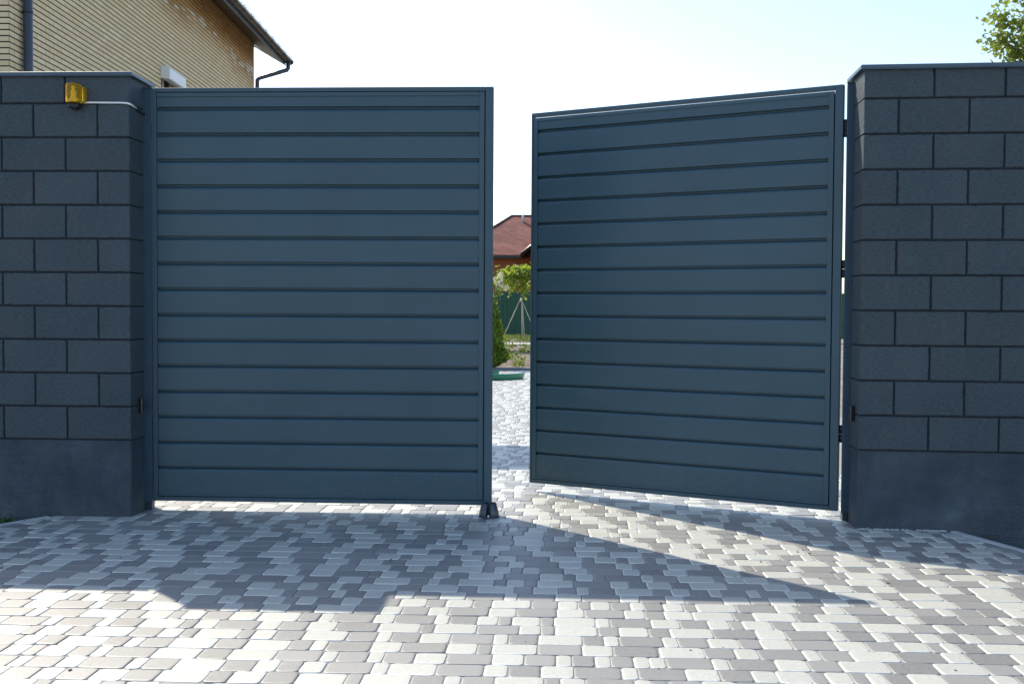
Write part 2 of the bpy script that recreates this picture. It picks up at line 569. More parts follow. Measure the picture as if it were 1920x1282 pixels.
# slab under the stones, as strips that follow the outline
n0 = len(poly)
sb.v += [(x, y, zs) for x, y in poly] + [(x, y, -0.6) for x, y in poly]
sb.f.append(tuple(range(n0))); sb.sm.append(False)
sb.f.append(tuple(range(2 * n0 - 1, n0 - 1, -1))); sb.sm.append(False)
for i in range(n0):
    j = (i + 1) % n0
    sb.f.append((i, n0 + i, n0 + j, j)); sb.sm.append(False)
o = fix_normals(sb.build("paving_bed", M_sand))
tag(o, kind="structure")


def stone_template(w, d, rad, rings, k):
    """rounded rectangular stone: rings of (inset, z); k points per corner"""
    pts, rims = [], []
    lim = min(w, d) * 0.5
    for (ins, z, rim) in rings:
        ins = min(ins, lim * 0.62 * (ins / 0.022) ** 0.5 if ins > 0 else 0)
        rr = min(max(rad - ins * 0.5, 0.003), lim - ins - 0.001)
        hx, hy = w / 2 - ins, d / 2 - ins
        for ci, (sx, sy) in enumerate(((1, 1), (-1, 1), (-1, -1), (1, -1))):
            for q in range(k):
                th = math.pi / 2 * ci + math.pi / 2 * (q / (k - 1))
                pts.append((sx * (hx - rr) + rr * math.cos(th), sy * (hy - rr) + rr * math.sin(th), z))
                rims.append(rim)
    n = 4 * k
    quads = []
    for i in range(len(rings) - 1):
        for j in range(n):
            quads.append((i * n + j, i * n + (j + 1) % n, (i + 1) * n + (j + 1) % n, (i + 1) * n + j))
    cap = [(len(rings) - 1) * n + j for j in range(n)]
    return np.array(pts), np.array(rims), quads, cap


def build_pavers():
    sizes = [0.056, 0.083, 0.113, 0.166]
    wts = [0.19, 0.22, 0.29, 0.30]
    pitch, jt = 0.1175, 0.0018
    near = {}
    ring_n = [(0.0, -0.014, 1.0), (0.0003, -0.0034, 1.0), (0.0014, -0.0011, 1.0), (0.0045, -0.0002, 0.9), (0.010, 0.0, 0.1), (0.02, 0.0001, 0.0)]
    ring_f = [(0.0, -0.014, 1.0), (0.0005, -0.003, 1.0), (0.003, -0.0008, 0.8), (0.016, 0.0001, 0.0)]
    V, A, quadsL, capsL, base = [], [], [], [], 0
    faces_len, loops = [], []
    y = -3.9
    row = 0
    while y < 15.35:
        yc = y + pitch / 2
        xa, xb = extent(yc)
        if yc > 2.2: xa, xb = max(xa, -1.6), min(xb, 4.6)
        if yc < -0.2: xa, xb = max(xa, -3.2), min(xb, 6.6)
        x = xa - rng.uniform(0, 0.03) * 0
        tone = rng.integers(0, 2)
        lean = rng.uniform(-0.0015, 0.0015)
        last = None
        while x < xb - 0.02:
            s = rng.choice(sizes, p=wts)
            if last is not None and s == last and rng.random() < 0.5: s = rng.choice(sizes, p=wts)
            last = s
            w = min(s, xb - x)
            if xb - (x + w) < 0.03: w = xb - x
            tone = (1 - tone) if rng.random() < 0.965 else tone
            edge = (x < xa + 1e-6) or (x + w > xb - 0.03)
            far = yc > 1.5
            key = (round(w, 3), far)
            if key not in near:
                near[key] = stone_template(w - jt, pitch - jt, min(0.017, w * 0.28), ring_f if far else ring_n, 3 if far else 4)
            P, rim, qd, cap = near[key]
            ang = rng.normal(0, 0.007)
            tilt = rng.normal(0, 0.0055 if yc < 1.5 else 0.002, 2)
            pr = P.copy()
            # uneven tumbled sides
            wob = 1 - np.abs(rng.normal(0, 0.009, 2))
            pr[:, 0] *= wob[0]; pr[:, 1] *= wob[1]
            m = len(P)
            pr[:, :2] += rng.normal(0, 0.0006, (m, 2))
            ca, sa = math.cos(ang), math.sin(ang)
            xx = pr[:, 0] * ca - pr[:, 1] * sa; yy = pr[:, 0] * sa + pr[:, 1] * ca
            cx, cy = x + w / 2 + rng.normal(0, 0.001), yc + lean + rng.normal(0, 0.0012)
            zz = pr[:, 2] + xx * tilt[0] + yy * tilt[1] + rng.normal(0, 0.0007)
            V.append(np.stack([xx + cx, yy + cy, zz], 1))
            a = np.ones((m, 4), np.float32)
            a[:, 0] = tone; a[:, 1] = rng.random(); a[:, 2] = rim
            A.append(a)
            q = np.array(qd) + base
            loops.append(q.ravel()); faces_len.append(np.full(len(q), 4))
            loops.append(np.array(cap) + base); faces_len.append(np.array([len(cap)]))
            base += m
            x += w
        y += pitch
        row += 1
    V = np.concatenate(V).astype(np.float32); A = np.concatenate(A)
    loops = np.concatenate(loops).astype(np.int32); fl = np.concatenate(faces_len).astype(np.int32)
    me = bpy.data.meshes.new("paving")
    me.vertices.add(len(V)); me.vertices.foreach_set("co", V.ravel())
    me.loops.add(len(loops)); me.loops.foreach_set("vertex_index", loops)
    me.polygons.add(len(fl))
    st = np.concatenate([[0], np.cumsum(fl)[:-1]]).astype(np.int32)
    me.polygons.foreach_set("loop_start", st)
    me.polygons.foreach_set("loop_total", fl)
    me.polygons.foreach_set("use_smooth", np.ones(len(fl), bool))
    me.update(calc_edges=True)
    at = me.attributes.new("stone", 'FLOAT_COLOR', 'POINT')
    at.data.foreach_set("color", A.astype(np.float32).ravel())
    me.materials.append(M_paver)
    me.validate()
    o = bpy.data.objects.new("paving", me)
    scene.collection.objects.link(o)
    return tag(o, kind="structure")


build_pavers()


def strip(name, pts, w, z1, z0, mat, c=0.004):
    """kerb run: one box per segment"""
    mb = MB()
    for (ax, ay), (bx, by) in zip(pts[:-1], pts[1:]):
        d = Vector((bx - ax, by - ay, 0)); L = d.length; a = math.atan2(d.y, d.x)
        n = max(1, round(L / 1.0))
        Mx = Matrix.Translation((ax, ay, 0)) @ Matrix.Rotation(a, 4, 'Z')
        for i in range(n):
            mb.box((L * i / n + 0.002, -w / 2, z0), (L * (i + 1) / n - 0.002, w / 2, z1), c, Mx)
    return tag(mb.build(name, mat), kind="structure")


strip("kerb", [(L0[0] - .02, L0[1] - 0.01), (L1[0] - .02, L1[1])], 0.045, 0.004, -0.5, M_kerb)
strip("kerb", [(R0[0] + .02, R0[1] - 0.01), (R1[0] + .02, R1[1])], 0.045, 0.004, -0.5, M_kerb)
strip("kerb", [(-2.2, 15.50), (5.9, 15.50)], 0.09, 0.05, -0.3, M_dkerb, 0.01)
strip("path", [(-6, 31.0), (9, 31.0)], 1.6, 0.05, -0.2, M_kerb, 0.01)


def heightfield(name, x0, x1, y0, y1, nx, ny, amp, z, mat):
    from mathutils import noise as mn
    mb = MB()
    for j in range(ny + 1):
        for i in range(nx + 1):
            x = x0 + (x1 - x0) * i / nx; y = y0 + (y1 - y0) * j / ny
            h = mn.fractal(Vector((x * 2.2, y * 1.6, 1.3)), 0.8, 2.1, 5) * amp
            mb.v.append((x, y, z + h))
    for j in range(ny):
        for i in range(nx):
            a = j * (nx + 1) + i
            mb.f.append((a, a + 1, a + nx + 2, a + nx + 1)); mb.sm.append(False)
    return tag(mb.build(name, mat), kind="structure")


heightfield("garden_soil", -5, 8, 15.56, 30.15, 130, 150, 0.05, 0.02, M_soil)
heightfield("garden_soil", -8, 10, 31.85, 41.6, 120, 80, 0.06, 0.02, M_soil)


# ------------------------------------------------------------------ foliage
def leaf_cloud(name, centres, mat, size, parent=None, aspect=0.6, droop=0.3, jitter=None, up=None):
    """centres: (n,3) array of leaf positions; each leaf a bent 4-vertex blade"""
    n = len(centres)
    c = np.asarray(centres, float)
    s = size * rng.uniform(0.6, 1.3, n)
    ax = rng.normal(size=(n, 3)); ax[:, 2] = ax[:, 2] * 0.6 - droop
    if up is not None: ax = ax * (1 - up) + np.array([0, 0, 1.0]) * up * 1.6
    ax /= np.linalg.norm(ax, axis=1)[:, None]
    rn = rng.normal(size=(n, 3))
    bx = np.cross(ax, rn); bx /= np.linalg.norm(bx, axis=1)[:, None]
    nn = np.cross(ax, bx)
    v = np.empty((n, 5, 3))
    v[:, 0] = c
    mid = c + ax * s[:, None] * 0.5 + nn * s[:, None] * 0.1
    v[:, 1] = mid + bx * (s * aspect * 0.5)[:, None] - nn * (s * .08)[:, None]
    v[:, 2] = c + ax * s[:, None]
    v[:, 3] = mid - bx * (s * aspect * 0.5)[:, None] - nn * (s * .08)[:, None]
    v[:, 4] = mid
    V = v.reshape(-1, 3)
    b = np.arange(n) * 5
    F = np.concatenate([np.stack([b, b + 1, b + 4], 1), np.stack([b + 1, b + 2, b + 4], 1),
                        np.stack([b + 2, b + 3, b + 4], 1), np.stack([b + 3, b, b + 4], 1)])
    me = bpy.data.meshes.new(name)
    me.from_pydata(V.tolist(), [], F.tolist())
    at = me.attributes.new("tone", 'FLOAT', 'POINT')
    at.data.foreach_set("value", np.repeat(rng.random(n), 5).astype(np.float32))
    me.materials.append(mat)
    o = bpy.data.objects.new(name, me)
    scene.collection.objects.link(o)
    if parent: o.parent = parent
    return o


def around(pts, n, spread):
    """n points scattered around polylines given as lists of points"""
    pts = [np.array(p, float) for p in pts]
    out = []
    for _ in range(n):
        p = pts[rng.integers(len(pts))]
        i = rng.integers(len(p) - 1); t = rng.random()
        out.append(p[i] * (1 - t) + p[i + 1] * t + rng.normal(0, spread, 3))
    return np.array(out)


# tree reaching over the right wall
tr = empty("tree", (9.35, 8.3, -0.19), "leafy green tree top reaching above the dark block wall beside the open gate leaf", "tree")
tk = MB()
bz = 0.19
limbs = [[(0, 0, 0), (0.03, 0, 1.6), (-0.03, 0.05, 3.0), (0.05, 0, 4.4), (0.1, 0.1, 6.2)]]
tk.tube(limbs[0], [0.11, 0.09, 0.075, 0.05, 0.015], 10)
twigs = []
br = [[(-0.02, .03, 3.2), (-0.35, 0, 4.0), (-0.62, -.03, 4.62), (-0.78, 0, 4.86)],
      [(-0.0, 0, 3.9), (-0.45, 0.05, 4.72), (-0.8, 0, 5.0), (-1.08, -.02, 5.06)],
      [(-0.0, 0, 4.2), (-0.4, -.05, 5.0), (-0.75, 0, 5.3), (-1.02, 0.03, 5.38)],
      [(0.03, 0, 4.4), (-0.3, 0, 5.2), (-0.55, .05, 5.6), (-0.72, .05, 5.85)],
      [(-0.35, 0, 4.0), (-0.55, -.1, 4.75), (-0.62, -.15, 5.15)],
      [(0, 0, 3.3), (0.5, 0.2, 4.2), (1.0, 0.3, 4.9)],
      [(0, 0, 3.6), (0.2, -0.6, 4.4), (0.5, -0.9, 5.1)],
      [(0, 0, 3.4), (0.1, 0.7, 4.3), (-0.1, 1.1, 5.0)],
      [(0.05, 0, 4.4), (0.5, 0.1, 5.3), (0.9, -0.1, 5.9)],
      [(0.05, 0, 4.6), (-0.1, -.5, 5.5), (-0.2, -.7, 6.1)]]
for b in br:
    tk.tube(b, [0.035] + [0.02] * (len(b) - 2) + [0.006], 6)
tk.build("trunk", M_bark, tr)
pc = [around([b[1:]], 330 if i < 5 else (520 if i in (5, 6, 8) else 160), 0.09 if i < 5 else 0.16) for i, b in enumerate(br)]
pc.append(around([[(0, 0, 3.9), (0.1, 0.1, 6.3)]], 160, 0.22))
leaf_cloud("crown", np.concatenate(pc), M_leafT, 0.075, tr, 0.85)

# young grafted tree in the garden with stakes
gt = empty("young_tree", (1.06, 34.8, 0.02), "young pale green umbrella shaped tree tied to stakes in front of the green fence", "tree")
tk = MB().tube([(0, 0, 0), (0.02, 0, 0.8), (-0.01, 0.02, 1.7), (-0.02, 0, 2.5), (-.02, 0, 2.75)], [0.028, 0.024, 0.022, 0.02, 0.012], 8)
arms = []
for k in range(11):
    a = k * 2 * math.pi / 11 + 0.3
    L = rng.uniform(0.6, 1.1)
    b = [(-.02, 0, 2.55), (-.02 + L * .45 * math.cos(a), L * .45 * math.sin(a), 2.78), (-.02 + L * .85 * math.cos(a), L * .85 * math.sin(a), 2.62),
         (-.02 + L * math.cos(a), L * math.sin(a), rng.uniform(1.8, 2.25))]
    tk.tube(b, [0.014, 0.01, 0.008, 0.004], 5); arms.append(b)
tk.build("trunk", M_bark, gt)
leaf_cloud("crown", around([b for b in arms], 2600, 0.085), M_leafM, 0.15, gt, 0.85, 0.6)
sk = empty("tree_stakes", (1.0, 34.8, 0.02), "pale tripod of stakes and ties propping the young umbrella tree", "stake")
for p0 in ((-0.72, -.15, -0.02), (0.75, -.1, -0.02), (0.1, -.18, -0.02), (0.16, .6, 0)):
    top = (0.03 + p0[0] * .04, -.05 + p0[1] * .1, 1.62)
    if abs(p0[0]) < .3: top = (0.04 + p0[0] * .3, -.05 + p0[1] * .2, 1.5)
    MB().tube([p0, top], 0.02, 6).build("stake", M_stake, sk)
MB().tube([(0.02, -.05, 1.54), (0.05, -.05, 1.68)], 0.045, 8).build("tie", M_white, sk)

# white flowering shrub
fs = empty("flowering_shrub", (0.18, 24.5, 0.02), "bush with clusters of white blossom behind the edge of the closed gate leaf", "shrub")
tk = MB(); bl = []
for k in range(16):
    a = rng.uniform(0, 2 * math.pi); L = rng.uniform(0.3, 0.85)
    b = [(0, 0, 0), (L * .4 * math.cos(a), L * .4 * math.sin(a), 1.1), (L * math.cos(a), L * math.sin(a), rng.uniform(1.7, 2.35))]
    tk.tube(b, [0.018, 0.012, 0.005], 5); bl.append(b)
tk.build("stem", M_bark, fs)
leaf_cloud("foliage", around([b[1:] for b in bl], 1800, 0.10), M_leafB, 0.09, fs, 0.7)
heads = np.array([b[-1] for b in bl] + [b[1] for b in bl[:4]] + [(0.66, -.2, 2.02), (0.6, -.1, 1.9), (0.8, -.1, 1.86), (0.5, 0, 2.1), (0.62, .1, 2.22)])
hp = np.concatenate([h + (lambda d: d / np.linalg.norm(d, axis=1)[:, None] * 0.075)(rng.normal(size=(60, 3))) for h in heads])
leaf_cloud("blossom", hp, M_petal, 0.045, fs, 1.0)

# thuja
th = empty("thuja", (1.04, 15.85, 0.0), "narrow dense conical thuja at the border of the yard paving", "shrub")
MB().tube([(0, 0, -0.05), (0, 0, 1.6)], [0.03, 0.006], 8).build("trunk", M_bark, th)
n = 9000
hh = 1.68 * (1 - np.sqrt(rng.random(n)) * 1.0)
hh = np.clip(hh, 0.02, 1.68)
prof = 0.415 * np.clip(np.minimum((1 - hh / 1.72) ** 0.62, (hh + 0.06) * 4.5), 0, 1)
aa = rng.uniform(0, 2 * math.pi, n)
lob = 1 + 0.12 * np.sin(aa * 5 + hh * 9) + 0.08 * np.sin(aa * 3 - hh * 14)
rr = prof * lob * (0.72 + 0.3 * rng.random(n))
leaf_cloud("foliage", np.stack([rr * np.cos(aa), rr * np.sin(aa), hh], 1), M_leafH, 0.075, th, 0.42, 0.0, up=0.55)

# weeds (uncountable ground cover)
wp = []
for _ in range(330):
    x, y = rng.uniform(-1.5, 4.5), rng.uniform(15.8, 29.8)
    k = rng.integers(5, 16); sp = rng.uniform(.03, .09)
    wp.append(np.stack([x + rng.normal(0, sp, k), y + rng.normal(0, sp, k), 0.03 + rng.random(k) * 0.05], 1))
for _ in range(420):
    x, y = rng.uniform(-3, 5), rng.uniform(32, 41.2)
    k = rng.integers(8, 20); sp = rng.uniform(.04, .14)
    wp.append(np.stack([x + rng.normal(0, sp, k), y + rng.normal(0, sp, k), 0.04 + rng.random(k) * 0.12], 1))
tag(leaf_cloud("weeds", np.concatenate(wp), M_leafB, 0.085, None, 0.55, -0.5),
    "low green weeds scattered over the bare garden soil", "weeds", kind="stuff")
# weeds outside by the left kerb
wk = empty("weed_clump", (-0.705, -0.17, -0.19), "small green weed at the foot of the dark wall on the far left", "plant")
st = [[(0, 0, 0), (rng.normal(0, .04), rng.normal(0, .03), .10), (rng.normal(0, .07), rng.normal(0, .03), .20)] for _ in range(12)]
leaf_cloud("foliage", around(st, 170, 0.016), M_weed, 0.036, wk, 0.7, -0.2)
tk = MB()
for s_ in st: tk.tube(s_, 0.0018, 4)
tk.build("stem", M_weed, wk)


# ------------------------------------------------------------------ block walls
def ragged_block(mb, x0, x1, z0, z1, y, T, c=0.005):
    """block with slightly broken arrises: outline ring, chamfer ring, face"""
    def edge(ax, az, bx_, bz, n):
        return [(ax + (bx_ - ax) * i / n, az + (bz - az) * i / n) for i in range(n)]
    nx = max(4, int((x1 - x0) / 0.016)); nz = max(4, int((z1 - z0) / 0.016))
    pts = edge(x0, z0, x1, z0, nx) + edge(x1, z0, x1, z1, nz) + edge(x1, z1, x0, z1, nx) + edge(x0, z1, x0, z0, nz)
    n = len(pts)
    ins = 0.0006 + np.abs(rng.normal(0, 0.0011, n))
    for _ in range(rng.integers(1, 5)):
        k = rng.integers(n); ins[k] += rng.uniform(0.002, 0.006)
        if rng.random() < 0.4: ins[(k + 1) % n] += rng.uniform(0.001, 0.004)
    cx, cz = (x0 + x1) / 2, (z0 + z1) / 2
    hx_, hz_ = (x1 - x0) / 2, (z1 - z0) / 2

    def shrink(p, d):
        return (cx + (p[0] - cx) * (1 - d / hx_), cz + (p[1] - cz) * (1 - d / hz_))
    rings = [(y + T, 0.0 * ins), (y + 0.016, ins * 0.25), (y + c, ins * 0.7), (y + 0.0012, ins + c * 0.45), (y, ins + c)]
    vv = []
    for yy, dd in rings:
        for p, d in zip(pts, dd):
            q = shrink(p, d); vv.append((q[0], yy, q[1]))
    ff = []
    for k in range(len(rings) - 1):
        for i in range(n):
            ff.append((k * n + i, k * n + (i + 1) % n, (k + 1) * n + (i + 1) % n, (k + 1) * n + i))
    ff.append(tuple(range((len(rings) - 1) * n, len(rings) * n)))
    ff.append(tuple(range(n))[::-1])
    mb.add(vv, ff)


def block_wall(name, M, w, length, z_top, label, group, flip, step=None):
    """local x runs away from the gate opening, y into the wall; top course cut at z_top"""
    root = empty(name, (0, 0, 0), label, "wall", group)
    root.matrix_world = M
    T, zb = 0.33, 0.455                                            # thickness, top of the plinth
    sx = -1 if flip else 1
    blocks = MB(); tones = []
    core = MB()
    e = 0.0038
    for i in range(11):
        z0 = zb + 0.2 * i; z1 = z0 + 0.2
        if i == 10: z1 = z_top
        x = 0.0
        nb = 0
        half = (10 - i) % 2 == 1
        while x < length:
            ww = w / 2 if (half and nb == 0) else w
            x2 = min(x + ww, length)
            if not (step and x >= step[0] and z0 >= step[1] - 0.01):
                xe = step[0] if (step and z0 >= step[1] - 0.01 and x2 > step[0]) else x2
                a, b = sorted((sx * (x + (0 if nb == 0 else e)), sx * (xe - e)))
                jy = rng.uniform(-0.0012, 0.0012)
                k0 = len(blocks.v)
                ragged_block(blocks, a, b, z0 + e, z1 - (e if i < 10 else 0), jy, T)
                tones += [rng.random()] * (len(blocks.v) - k0)
            x = x2; nb += 1
    L1_ = step[0] if step else length
    a, b = sorted((sx * 0.008, sx * L1_))
    core.box((a, 0.011, zb - 0.02), (b, T - 0.011, z_top - 0.01))
    if step:
        a, b = sorted((sx * L1_, sx * (length - .01)))
        core.box((a, 0.0075, zb - 0.02), (b, T - 0.0075, step[1] - 0.012))
    o = fix_normals(blocks.build("blockwork", M_block, root))
    at = o.data.attributes.new("tone", 'FLOAT', 'POINT')
    at.data.foreach_set("value", tones)
    core.build("mortar", M_joint, root)
    # rendered plinth, slightly uneven
    a, b = sorted((0, sx * length))
    pl = MB()
    nx = int(length / 0.08)
    pl.box((a, -0.001, -0.55), (b, T + 0.001, zb - 0.003), 0.006)
    pl.build("plinth", M_plinth, root)
    # folded sheet cap
    cp = MB()
    ov = 0.022

    def capseg(x0, x1, zt, end0=True):
        a, b = sorted((sx * x0, sx * x1))
        cp.box((a, -ov, zt - 0.004), (b, T + ov, zt + 0.020), 0.003)
        cp.box((a + .004, -ov + 0.0035, zt - 0.007), (b - .004, -ov + 0.0075, zt - 0.0035), 0.0)
    capseg(-ov, L1_, z_top)
    if step: capseg(step[0] + 0.004, length, step[1])
    cp.build("wall_cap", M_cap, root)
    return root


wl = block_wall("block_wall", Matrix.Identity(4), 0.3886, 7.0, 2.618,
                "dark graphite block wall left of the gates carrying the yellow beacon", "dark block walls beside the gates", True, (0.80, 2.255))
wr = block_wall("block_wall", Matrix.Translation((XR, YR, 0)) @ Matrix.Rotation(AR, 4, 'Z'), 0.386, 6.5, 2.622,
                "dark graphite block wall right of the gates beside the opened leaf", "dark block walls beside the gates", False)

# mortar crumbs at the foot of the right wall
cr = MB()
for _ in range(110):
    s = rng.uniform(0.012, 0.5); p = Vector((XR, YR, 0)) + dR * s
    r_ = rng.uniform(0.002, 0.006)
    cr.box((p.x - r_ * 1.6, p.y - 0.004 - r_ * 1.5, 0.0), (p.x + r_ * 1.6, p.y - 0.003, r_ * 1.6), r_ * 0.35)
tag(cr.build("mortar_crumbs", M_kerb), "pale crumbs of mortar along the foot of the right wall", "debris", kind="stuff")


gm2 = MB()
for _ in range(150):
    x, y = rng.uniform(-0.3, 5.6), rng.uniform(-3.3, 1.8)
    r_ = rng.uniform(0.0012, 0.0045); an = rng.uniform(0, 3)
    gm2.box((-r_ * 1.7, -r_, 0.0), (r_ * 1.7, r_, r_ * 1.1), r_ * 0.4, Matrix.Translation((x, y, 0.0006)) @ Matrix.Rotation(an, 4, 'Z'))
tag(gm2.build("grit", M_bark), "scattered specks of dark grit lying on the paving", "grit", kind="stuff")


# ------------------------------------------------------------------ posts
def post(loc, w, label, z_top=2.592, thin=False):
    r_ = empty("gate_post", loc, label, "post", "steel gate posts")
    tb_ = MB().box((-w / 2, 0, 0.045), (w / 2, 0.014 if thin else 0.06, z_top), 0.003)
    if thin: tb_.box((0.0, 0.0145, 0.045), (w / 2 + .004, 0.06, z_top))
    tb_.build("tube", M_post, r_)
    MB().box((-w / 2 - .002, -0.003, z_top + .0005), (w / 2 + .004, 0.016 if thin else 0.064, z_top + 0.006), 0.001).build("end_cap", M_post, r_)
    MB().box((-w / 2 + 0.008, 0.006, -0.05), (w / 2 - 0.006, 0.052, 0.0445), 0.002).build("foot", M_bolt if False else M_steel, r_)
    return r_


post((0.0225, 0.205, 0), 0.052, "dark steel post against the left block wall at the closed leaf", 2.585)
post((4.2635, 0.17, 0), 0.047, "dark steel post against the right block wall with daylight along its inner edge", thin=True)


# ------------------------------------------------------------------ gate leaves
def leaf(M, W, label, gapline, hinge_left):
    root = empty("gate_leaf", (0, 0, 0), label, "gate", "grey slatted swing gate leaves")
    root.matrix_world = M
    z0, z1, D = 0.058, 2.586, 0.042
    sl = 0.027 if hinge_left else 0.012
    sr = 0.048
    # outer frame of four tubes, butted
    f = MB()
    f.box((0, 0, z0), (sl, D, z1), 0.002)
    f.box((W - sr, 0, z0), (W, D, z1), 0.0025)
    f.box((sl + .0005, 0.0005, z1 - 0.026), (W - sr - .0005, D, z1), 0.002)
    f.box((sl + .0005, 0.0005, z0), (W - sr - .0005, D, z0 + 0.026), 0.002)
    f.build("frame", M_gate, root)
    xa, xb = sl + 0.0015, W - sr - 0.0065
    ta = z1 - 0.026 - (0.0088 if gapline else 0.003)
    tb = z0 + 0.026 + 0.004
    # trim round the boards
    t = MB()
    tl = 0.003 if hinge_left else 0.032
    y0 = 0.0035
    if tl > 0.004:
        t.box((xa, y0, tb), (xa + tl, y0 + 0.004, ta), 0.0012)
    t.box((xb - 0.030, y0, tb), (xb, y0 + 0.004, ta), 0.0012)
    t.box((xb - 0.004, y0 + 0.005, tb), (xb, y0 + 0.028, ta), 0.0)
    t.box((xa + (tl if tl > .004 else 0) + .0005, y0 - 0.0005, ta - 0.024), (xb - 0.0305, y0 + 0.0035, ta), 0.0012)
    t.box((xa, y0 - 0.0005, tb), (xb - 0.0305, y0 + 0.003, tb + 0.012), 0.0012)
    t.build("trim", M_gate, root)
    # horizontal interlocking boards: flat face, rolled upper lip falling into a shadow gap
    yb = y0 + 0.0055
    slots = [2.463 - 0.157 * i for i in range(15)]
    edges = [ta + 0.0] + slots + [tb + 0.0]
    x0, x1 = xa + 0.001, xb - 0.006
    for i in range(16):
        top = edges[i] if i == 0 else edges[i] - 0.006
        bot = edges[i + 1] + 0.009 if i < 15 else edges[16]
        if i == 0:
            pr = [(top, 0), (bot + 0.002, 0), (bot, 0.001), (bot, 0.024)]
        else:
            pr = [(top + 0.0035, 0.024), (top + 0.002, 0.019), (top - 0.002, 0.011), (top - 0.006, 0.0055), (top - 0.011, 0.0018), (top - 0.017, 0),
                  (bot + 0.002, 0), (bot, 0.001), (bot, 0.024)]
        mb = MB()
        nseg = 10
        vv, ff = [], []
        bow = rng.normal(0, 0.0009)
        for s_ in range(nseg + 1):
            x = x0 + (x1 - x0) * s_ / nseg
            dz = 0.0
            for (z, y) in pr:
                inner = 1 if y < 0.01 else 0
                vv.append((x, yb + y + inner * (bow * math.sin(math.pi * s_ / nseg)), z + dz))
        m = len(pr)
        for s_ in range(nseg):
            for q in range(m - 1):
                ff.append((s_ * m + q, s_ * m + q + 1, (s_ + 1) * m + q + 1, (s_ + 1) * m + q))
        mb.add(vv, ff, False)
        mb.build("board", M_gate, root)
    # back sheet
    MB().box((sl + .0008, yb + 0.025, z0 + 0.0265), (W - sr - 0.0006, yb + 0.028, ta - 0.01 if gapline else z1 - 0.0265)).build("back_panel", M_gate, root)
    # hinges between leaf and post
    for hz in (0.52, 1.5 if not hinge_left else 1.30, 2.33):
        h = MB()
        if hinge_left:
            h.tube([(-0.012, D + .012, hz - 0.055), (-0.012, D + .012, hz + 0.055)], 0.011, 10)
        else:
            h.tube([(W + 0.009, D * .6, hz - 0.052), (W + 0.009, D * .6, hz - 0.001)], 0.0105, 12)
            h.tube([(W + 0.009, D * .6, hz + 0.001), (W + 0.009, D * .6, hz + 0.052)], 0.0105, 12)
        h.build("hinge", M_black, root)
    return root


leaf(Matrix.Translation((0.0563, 0.199, 0)), 2.0914, "closed dark grey slatted gate leaf standing square in the opening", False, True)
fe = Vector((2.3523, 1.0662, 0)); hi = Vector((4.2166, 0.1686, 0))
leaf(Matrix.Translation(fe) @ Matrix.Rotation(math.atan2(hi.y - fe.y, hi.x - fe.x), 4, 'Z'), (hi - fe).length,
     "half opened dark grey slatted gate leaf swung in towards the yard", True, False)

# ------------------------------------------------------------------ gate stop
gs = empty("gate_stop", (2.137, 0.134, 0.0), "dark metal gate catcher bolted to the paving under the closed leaf corner", "gate stop")
MB().lathe([(0.0, 0.001), (0.062, 0.001), (0.064, 0.005), (0.05, 0.009), (0, 0.009)], n=28).build("base_plate", M_steel, gs)
for s_ in (0, 1):
    a0 = math.radians(-76 if s_ == 0 else 104); a1 = math.radians(76 if s_ == 0 else 256)
    mb = MB()
    po = [(0.060, 0.010), (0.0615, 0.018), (0.055, 0.045), (0.045, 0.078), (0.041, 0.088), (0.036, 0.090), (0.035, 0.086), (0.040, 0.07), (0.05, 0.04), (0.055, 0.010), (0.060, 0.010)]
    n = 12
    mb.lathe([(r_, z + (0.0)) for r_, z in po], n=n, a0=a0, a1=a1)
    # close the two cut ends
    for k in (0, n):
        th_ = a0 + (a1 - a0) * k / n
        idx0 = len(mb.v)
        mb.v += [(r_ * math.cos(th_), r_ * math.sin(th_), z) for r_, z in po[:-1]]
        mb.f.append(tuple(range(idx0, idx0 + len(po) - 1))); mb.sm.append(False)
    mb.v = [(x, y, z + (0.006 * math.sin(math.atan2(y, x)) * 0 + (0.25 * abs(x) if z > .06 else 0) - (0.009 if z > .06 else 0))) for x, y, z in mb.v]
    mb.build("jaw", M_steel, gs)
MB().lathe([(0, 0.022), (0.007, 0.021), (0.009, 0.017), (0.009, 0.009)], c=(0, -0.045, 0), n=6).build("bolt", M_bolt, gs)
MB().box((-0.024, -0.012, 0.0095), (0.024, 0.032, 0.074), 0.004).build("buffer", M_black, gs)

# ------------------------------------------------------------------ beacon lamp and cable
bc = empty("beacon_lamp", (-0.314, 0.0, 2.437), "yellow translucent warning beacon fixed near the top of the left wall", "lamp")


def rounded_prism(w, d, z0, z1, r, yc, rib=0.0, top_r=0.012, inset=0.0):
    mb = MB(); k = 6
    ring = []
    for ci, (sx, sy) in enumerate(((1, 1), (-1, 1), (-1, -1), (1, -1))):
        for q in range(k):
            th_ = math.pi / 2 * ci + math.pi / 2 * q / (k - 1)
            ring.append((sx * (w / 2 - r) + r * math.cos(th_), sy * (d / 2 - r) + r * math.sin(th_)))
    n = len(ring)
    lv = [(z0, 1.0), (z1 - top_r, 1.0), (z1 - top_r * .4, 0.95), (z1, 0.82)]
    vv = [(x * s_ * (1 + (rib if i % 2 else 0)), yc + y * s_ * (1 + (rib if i % 2 else 0)), z) for z, s_ in lv for i, (x, y) in enumerate(ring)]
    ff = [(a * n + i, a * n + (i + 1) % n, (a + 1) * n + (i + 1) % n, (a + 1) * n + i) for a in range(len(lv) - 1) for i in range(n)]
    mb.add(vv, ff, True)
    mb.add([vv[i] for i in range(n)], [tuple(range(n))[::-1]])
    mb.add([vv[(len(lv) - 1) * n + i] for i in range(n)], [tuple(range(n))])
    return mb


